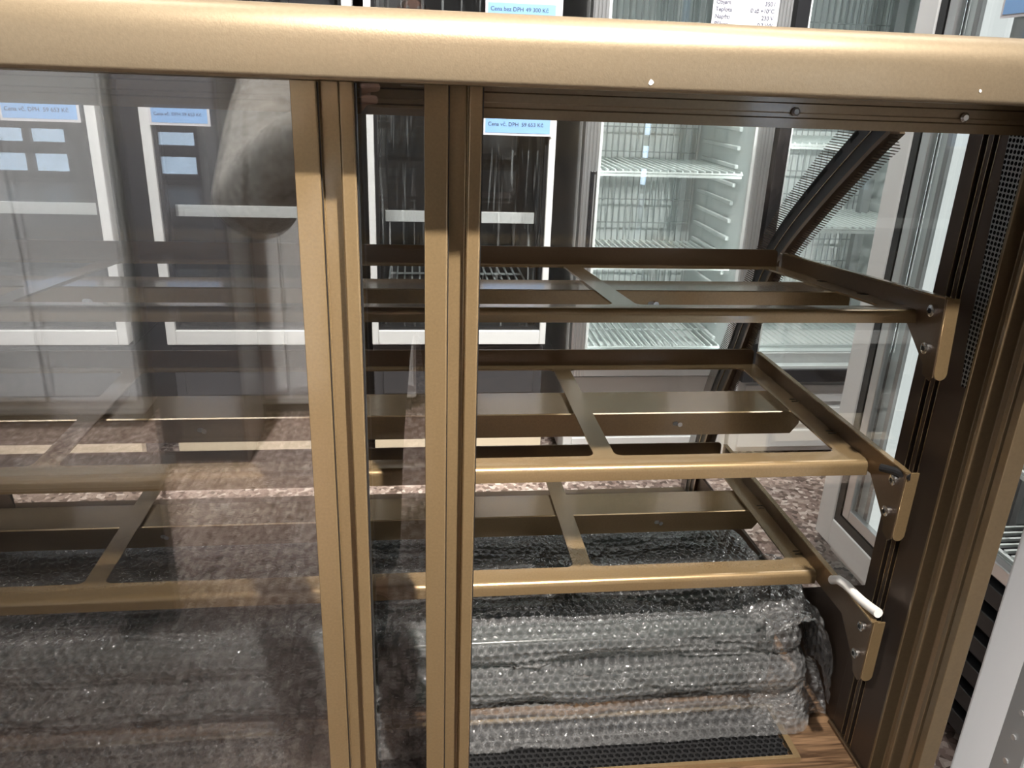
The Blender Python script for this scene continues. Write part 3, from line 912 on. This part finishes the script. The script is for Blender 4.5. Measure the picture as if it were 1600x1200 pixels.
# white appliance close on the right
t = thing('white_cabinet', 'white appliance side standing close at the lower right, beside the gold jamb', 'cabinet', (.5772, .12, 0))
MB().box(0, .62, 0, .484, .05, 1.75).build('cabinet_body', WHITE, t, bevel=.006)
MB().box(-.003, 0, .40, .432, .05, 1.74).build('edge_strip', ALU_DULL, t)
for k in range(20): MB().tube([(-.0045, .416, .40 + k * .03), (-.003, .416, .40 + k * .03)], .003, 8).build('rivet', ALU, t)
for xx in (.06, .56):
    for yy in (.06, .42): MB().tube([(xx, yy, 0), (xx, yy, .05)], .02, 12).build('foot', BLACK, t)

# appliances behind the photographer, seen mirrored in the door glass
t = thing('white_chest', 'broad white cabinet behind the person, seen as a pale mirror image in the sliding doors', 'cabinet', (-.20, -2.05, 0))
MB().box(-.75, .2, 0, .42, .06, 1.95).build('cabinet_body', WHITE, t, bevel=.008)
MB().box(-.74, -.28, .424, .445, .12, 1.93).build('door_panel', WHITE, t, bevel=.004)
MB().box(-.27, .19, .424, .445, .12, 1.93).build('door_panel', WHITE, t, bevel=.004)
MB().box(-.72, .18, .05, .40, 0, .06).build('plinth', BLACK, t)
t = thing('reflection_cover', 'added grey cabinet behind the person, covering window reflections at the left of the doors', 'cabinet', (-1.20, -1.95, 0))  # added to cover bright window reflections in the door glass
MB().box(-.40, .22, 0, .40, .06, 2.0).build('cabinet_body', ALU_DULL, t, bevel=.006)
MB().box(-.39, -.10, .403, .42, .12, 1.97).build('door_panel', COVER_GREY, t, bevel=.004)
MB().box(-.09, .21, .403, .42, .12, 1.97).build('door_panel', COVER_GREY, t, bevel=.004)
MB().box(-.38, .20, .04, .38, 0, .06).build('plinth', BLACK, t)
t = thing('partition_panel', 'low dark partition panel beside the person, mirrored at the lower left of the doors', 'panel', (-1.555, -.40, 0))
MB().box(-1.0, 1.0, 0, .05, .04, .40).build('board', DARKGREY, t, bevel=.003)
MB().box(-1.01, 1.01, -.01, .06, .402, .425).build('top_rail', ALU_DULL, t, bevel=.003)
for xx in (-.9, .9): MB().box(xx - .03, xx + .03, -.20, .05, 0, .04).build('foot', BLACK, t, bevel=.003)


# ------------------------------------------------------------------ signs on the fridges
def sign(x0, x1, z0, z1, lab, name='price_sign', y=2.396):
    t = thing(name, lab, 'sign', ((x0 + x1) / 2, y, 0))
    h = (x1 - x0) / 2
    MB().box(-h, h, -.002, 0, z0, z1).build('sheet', PAPER, t)
    return t, h


for x0, x1, nm in ((-1.105, -.9, 'blue and white price sign on the leftmost dark fridge'), (-.722, -.56, 'blue and white price sign on the second dark fridge from the left'), (.196, .398, 'blue and white price sign on the dark fridge behind the middle of the case')):
    t, h = sign(x0, x1, 1.094, 1.60, nm)
    MB().box(-h + .007, h - .007, -.0028, -.002, 1.101, 1.155).build('price_band', BLUE, t)
    MB().box(-h + .007, h - .007, -.0028, -.002, 1.40, 1.441).build('price_band', BLUE, t)
    w_ = 2 * h
    text('Cena vč. DPH', w_ * .075, INK, (-h + .014, -.0032, 1.120), t)
    text('59 653 Kč', w_ * .075, INK, (h * .42, -.0032, 1.120), t, 'CENTER')
    text('Cena bez DPH', w_ * .075, INK, (-h + .014, -.0032, 1.421), t)
    text('49 300 Kč', w_ * .075, INK, (h * .42, -.0032, 1.421), t, 'CENTER')
t, h = sign(.838, 1.032, 1.395, 1.68, 'white specification sheet with small print on the bright ribbed fridge', 'specification_sheet', 2.394)
for k, (a, b) in enumerate((('Objem', '350 l'), ('Teplota', '0 až +10°C'), ('Napětí', '230 V'), ('Příkon', '0,2 kW'))):
    z = 1.466 - k * .0185
    text(a, .0155, INK, (-h + .008, -.0026, z), t); text(b, .0155, INK, (h - .012, -.0026, z), t, 'RIGHT')
t, h = sign(-.05, .05, 1.385, 1.66, 'plain blue sign on the white side-on freezer', 'blue_sign', 0)
t.location = (1.080, 1.455, 0); t.rotation_euler.z = -PI / 2
MB().box(-h + .006, h - .006, -.0028, -.002, 1.391, 1.654).build('blue_field', BLUE, t)


# ------------------------------------------------------------------ the photographer, mirrored in the doors
def skin(name, pts, edges, mat, parent, root=0, sub=2):
    me = bpy.data.meshes.new(name); me.from_pydata([p[:3] for p in pts], edges, []); me.update()
    o = bpy.data.objects.new(name, me); C.objects.link(o)
    md = o.modifiers.new('skin', 'SKIN')
    if not me.skin_vertices: 
        me.attributes.new('skin', 'FLOAT', 'POINT')
    for i, p in enumerate(pts):
        sv = me.skin_vertices[0].data[i]; sv.radius = (p[3], p[4] if len(p) > 4 else p[3]); sv.use_root = (i == root)
    md.use_smooth_shade = True
    s = o.modifiers.new('sub', 'SUBSURF'); s.levels = sub; s.render_levels = sub
    me.materials.append(mat); o.parent = parent
    return o


person = thing('person', 'person in dark clothes with fuzzy grey sleeves holding up a phone, mirrored in the doors', 'person', (0, 0, 0))
B = [(0, -.36, .93, .125, .095), (0, -.36, 1.12, .105, .085), (0, -.355, 1.30, .125, .095), (0, -.345, 1.41, .07), (0, -.325, 1.47, .052),
     (0, -.305, 1.53, .070, .075), (0, -.295, 1.60, .078, .088), (0, -.30, 1.665, .06, .07), (0, -.215, 1.565, .012)]
E_ = [(0, 1), (1, 2), (2, 3), (3, 4), (4, 5), (5, 6), (6, 7), (6, 8)]


def chain(pts, at):
    k = at
    for p in pts:
        B.append(p); E_.append((k, len(B) - 1)); k = len(B) - 1
    return k


for s in (-1, 1):
    hx = -.072 if s < 0 else .098
    wrist = chain([(s * .165, -.35, 1.37, .058), (s * .235, -.28, 1.17, .047), (s * .275, -.20, 1.00, .040), (s * .22 if s < 0 else .20, -.11, 1.10, .036), (hx + s * .045, -.045, 1.195, .026)], 2)
    palm = chain([(hx + s * .018, -.030, 1.225, .026, .014)], wrist)
    for k, (dz, ln) in enumerate(((.028, .9), (.010, 1.0), (-.008, .95), (-.026, .78))):
        L_ = .034 * ln
        chain([(hx + s * .004, -.018, 1.235 + dz, .0085), (hx - s * L_ * .7, -.003, 1.238 + dz * 1.1, .0080), (hx - s * L_ * 1.25, .0015 - .010, 1.236 + dz * 1.1, .007)] if False else
              [(hx + s * .010, -.014, 1.232 + dz, .0085), (hx + s * .004, .002, 1.236 + dz, .0080), (hx - s * L_ * .7, .0045, 1.238 + dz, .0070)], palm)
    chain([(hx - s * .005, -.045, 1.222, .010), (hx - s * .026, -.040, 1.236, .0085)], palm)
    chain([(s * .095, -.36, .84, .088), (s * .10, -.345, .50, .058), (s * .105, -.37, .12, .040), (s * .11, -.355, .05, .040), (s * .115, -.25, .035, .032)], 0)
skin('body', B, E_, SKIN, person, 0, 2)
J = [(0, -.36, .88, .178, .138), (0, -.36, 1.0, .170, .13), (0, -.36, 1.14, .158, .122), (0, -.355, 1.30, .170, .125), (0, -.345, 1.41, .09)]
JE = [(0, 1), (1, 2), (2, 3), (3, 4)]
J += [(-.13, -.35, 1.375, .085), (.13, -.35, 1.375, .085)]
JE += [(3, 5), (3, 6)]
skin('vest', J, JE, TROUS, person, 0, 2)
for s in (-1, 1):
    hx = -.072 if s < 0 else .098
    S_ = [(s * .155, -.35, 1.37, .095), (s * .245, -.28, 1.17, .086), (s * .285, -.20, 1.00, .078), (s * .235 if s < 0 else .21, -.12, 1.09, .068), (hx + s * .065, -.060, 1.175, .046)]
    skin('fleece_sleeve', S_, [(0, 1), (1, 2), (2, 3), (3, 4)], FUR, person, 0, 3)
Tt = [(0, -.36, .92, .172, .134), (0, -.36, 1.02, .168, .13)]
TE = [(0, 1)]
for s in (-1, 1):
    n = len(Tt); Tt += [(s * .095, -.36, .80, .105), (s * .10, -.345, .50, .078), (s * .105, -.37, .10, .066)]
    TE += [(0, n), (n, n + 1), (n + 1, n + 2)]
skin('trousers', Tt, TE, TROUS, person, 0, 2)
for s in (-1, 1):
    skin('shoe', [(s * .11, -.385, .055, .045), (s * .112, -.30, .045, .046, .042), (s * .116, -.215, .037, .042, .034)], [(0, 1), (1, 2)], SHOE, person, 0, 2)
skin('hair', [(0, -.318, 1.66, .090, .092), (0, -.345, 1.58, .085, .075), (0, -.355, 1.50, .06, .05)], [(0, 1), (1, 2)], HAIR, person, 0, 2)
for s in (-1, 1):
    MB().tube([(s * .03, -.222, 1.605), (s * .03, -.217, 1.605)], [.011, .006], 12).build('eye', WHITE, person, smooth=True)
    MB().tube([(s * .082, -.30, 1.61), (s * .090, -.305, 1.59), (s * .082, -.30, 1.565)], [.010, .014, .009], 10).build('ear', SKIN, person, smooth=True)
MB().tube([(-.024, -.222, 1.528), (0, -.214, 1.530), (.024, -.222, 1.528)], [.003, .006, .003], 8).build('mouth', pbr('lips', (.45, .18, .16), .4), person, smooth=True)

ph = thing('phone', 'black phone held up sideways by the person, mirrored in the narrow strip of door glass', 'phone', (0, 0, 0))
MB().box(-.066, .092, -.020, -.012, 1.200, 1.276).build('casing', DARKBODY, ph, bevel=.003)
MB().box(-.020, .021, -.012, -.0095, 1.232, 1.272).build('camera_bump', ALU_DULL, ph, bevel=.001)
for cx, cz in ((0, 1.25), (.012, 1.263), (.012, 1.240)):
    MB().tube([(cx, -.0098, cz), (cx, -.0075, cz)], .0055, 16).build('lens', BLACK, ph, smooth='auto')
MB().box(-.062, .088, -.0206, -.020, 1.204, 1.272).build('screen', emit('phone_screen', (.6, .7, .8), .5), ph)
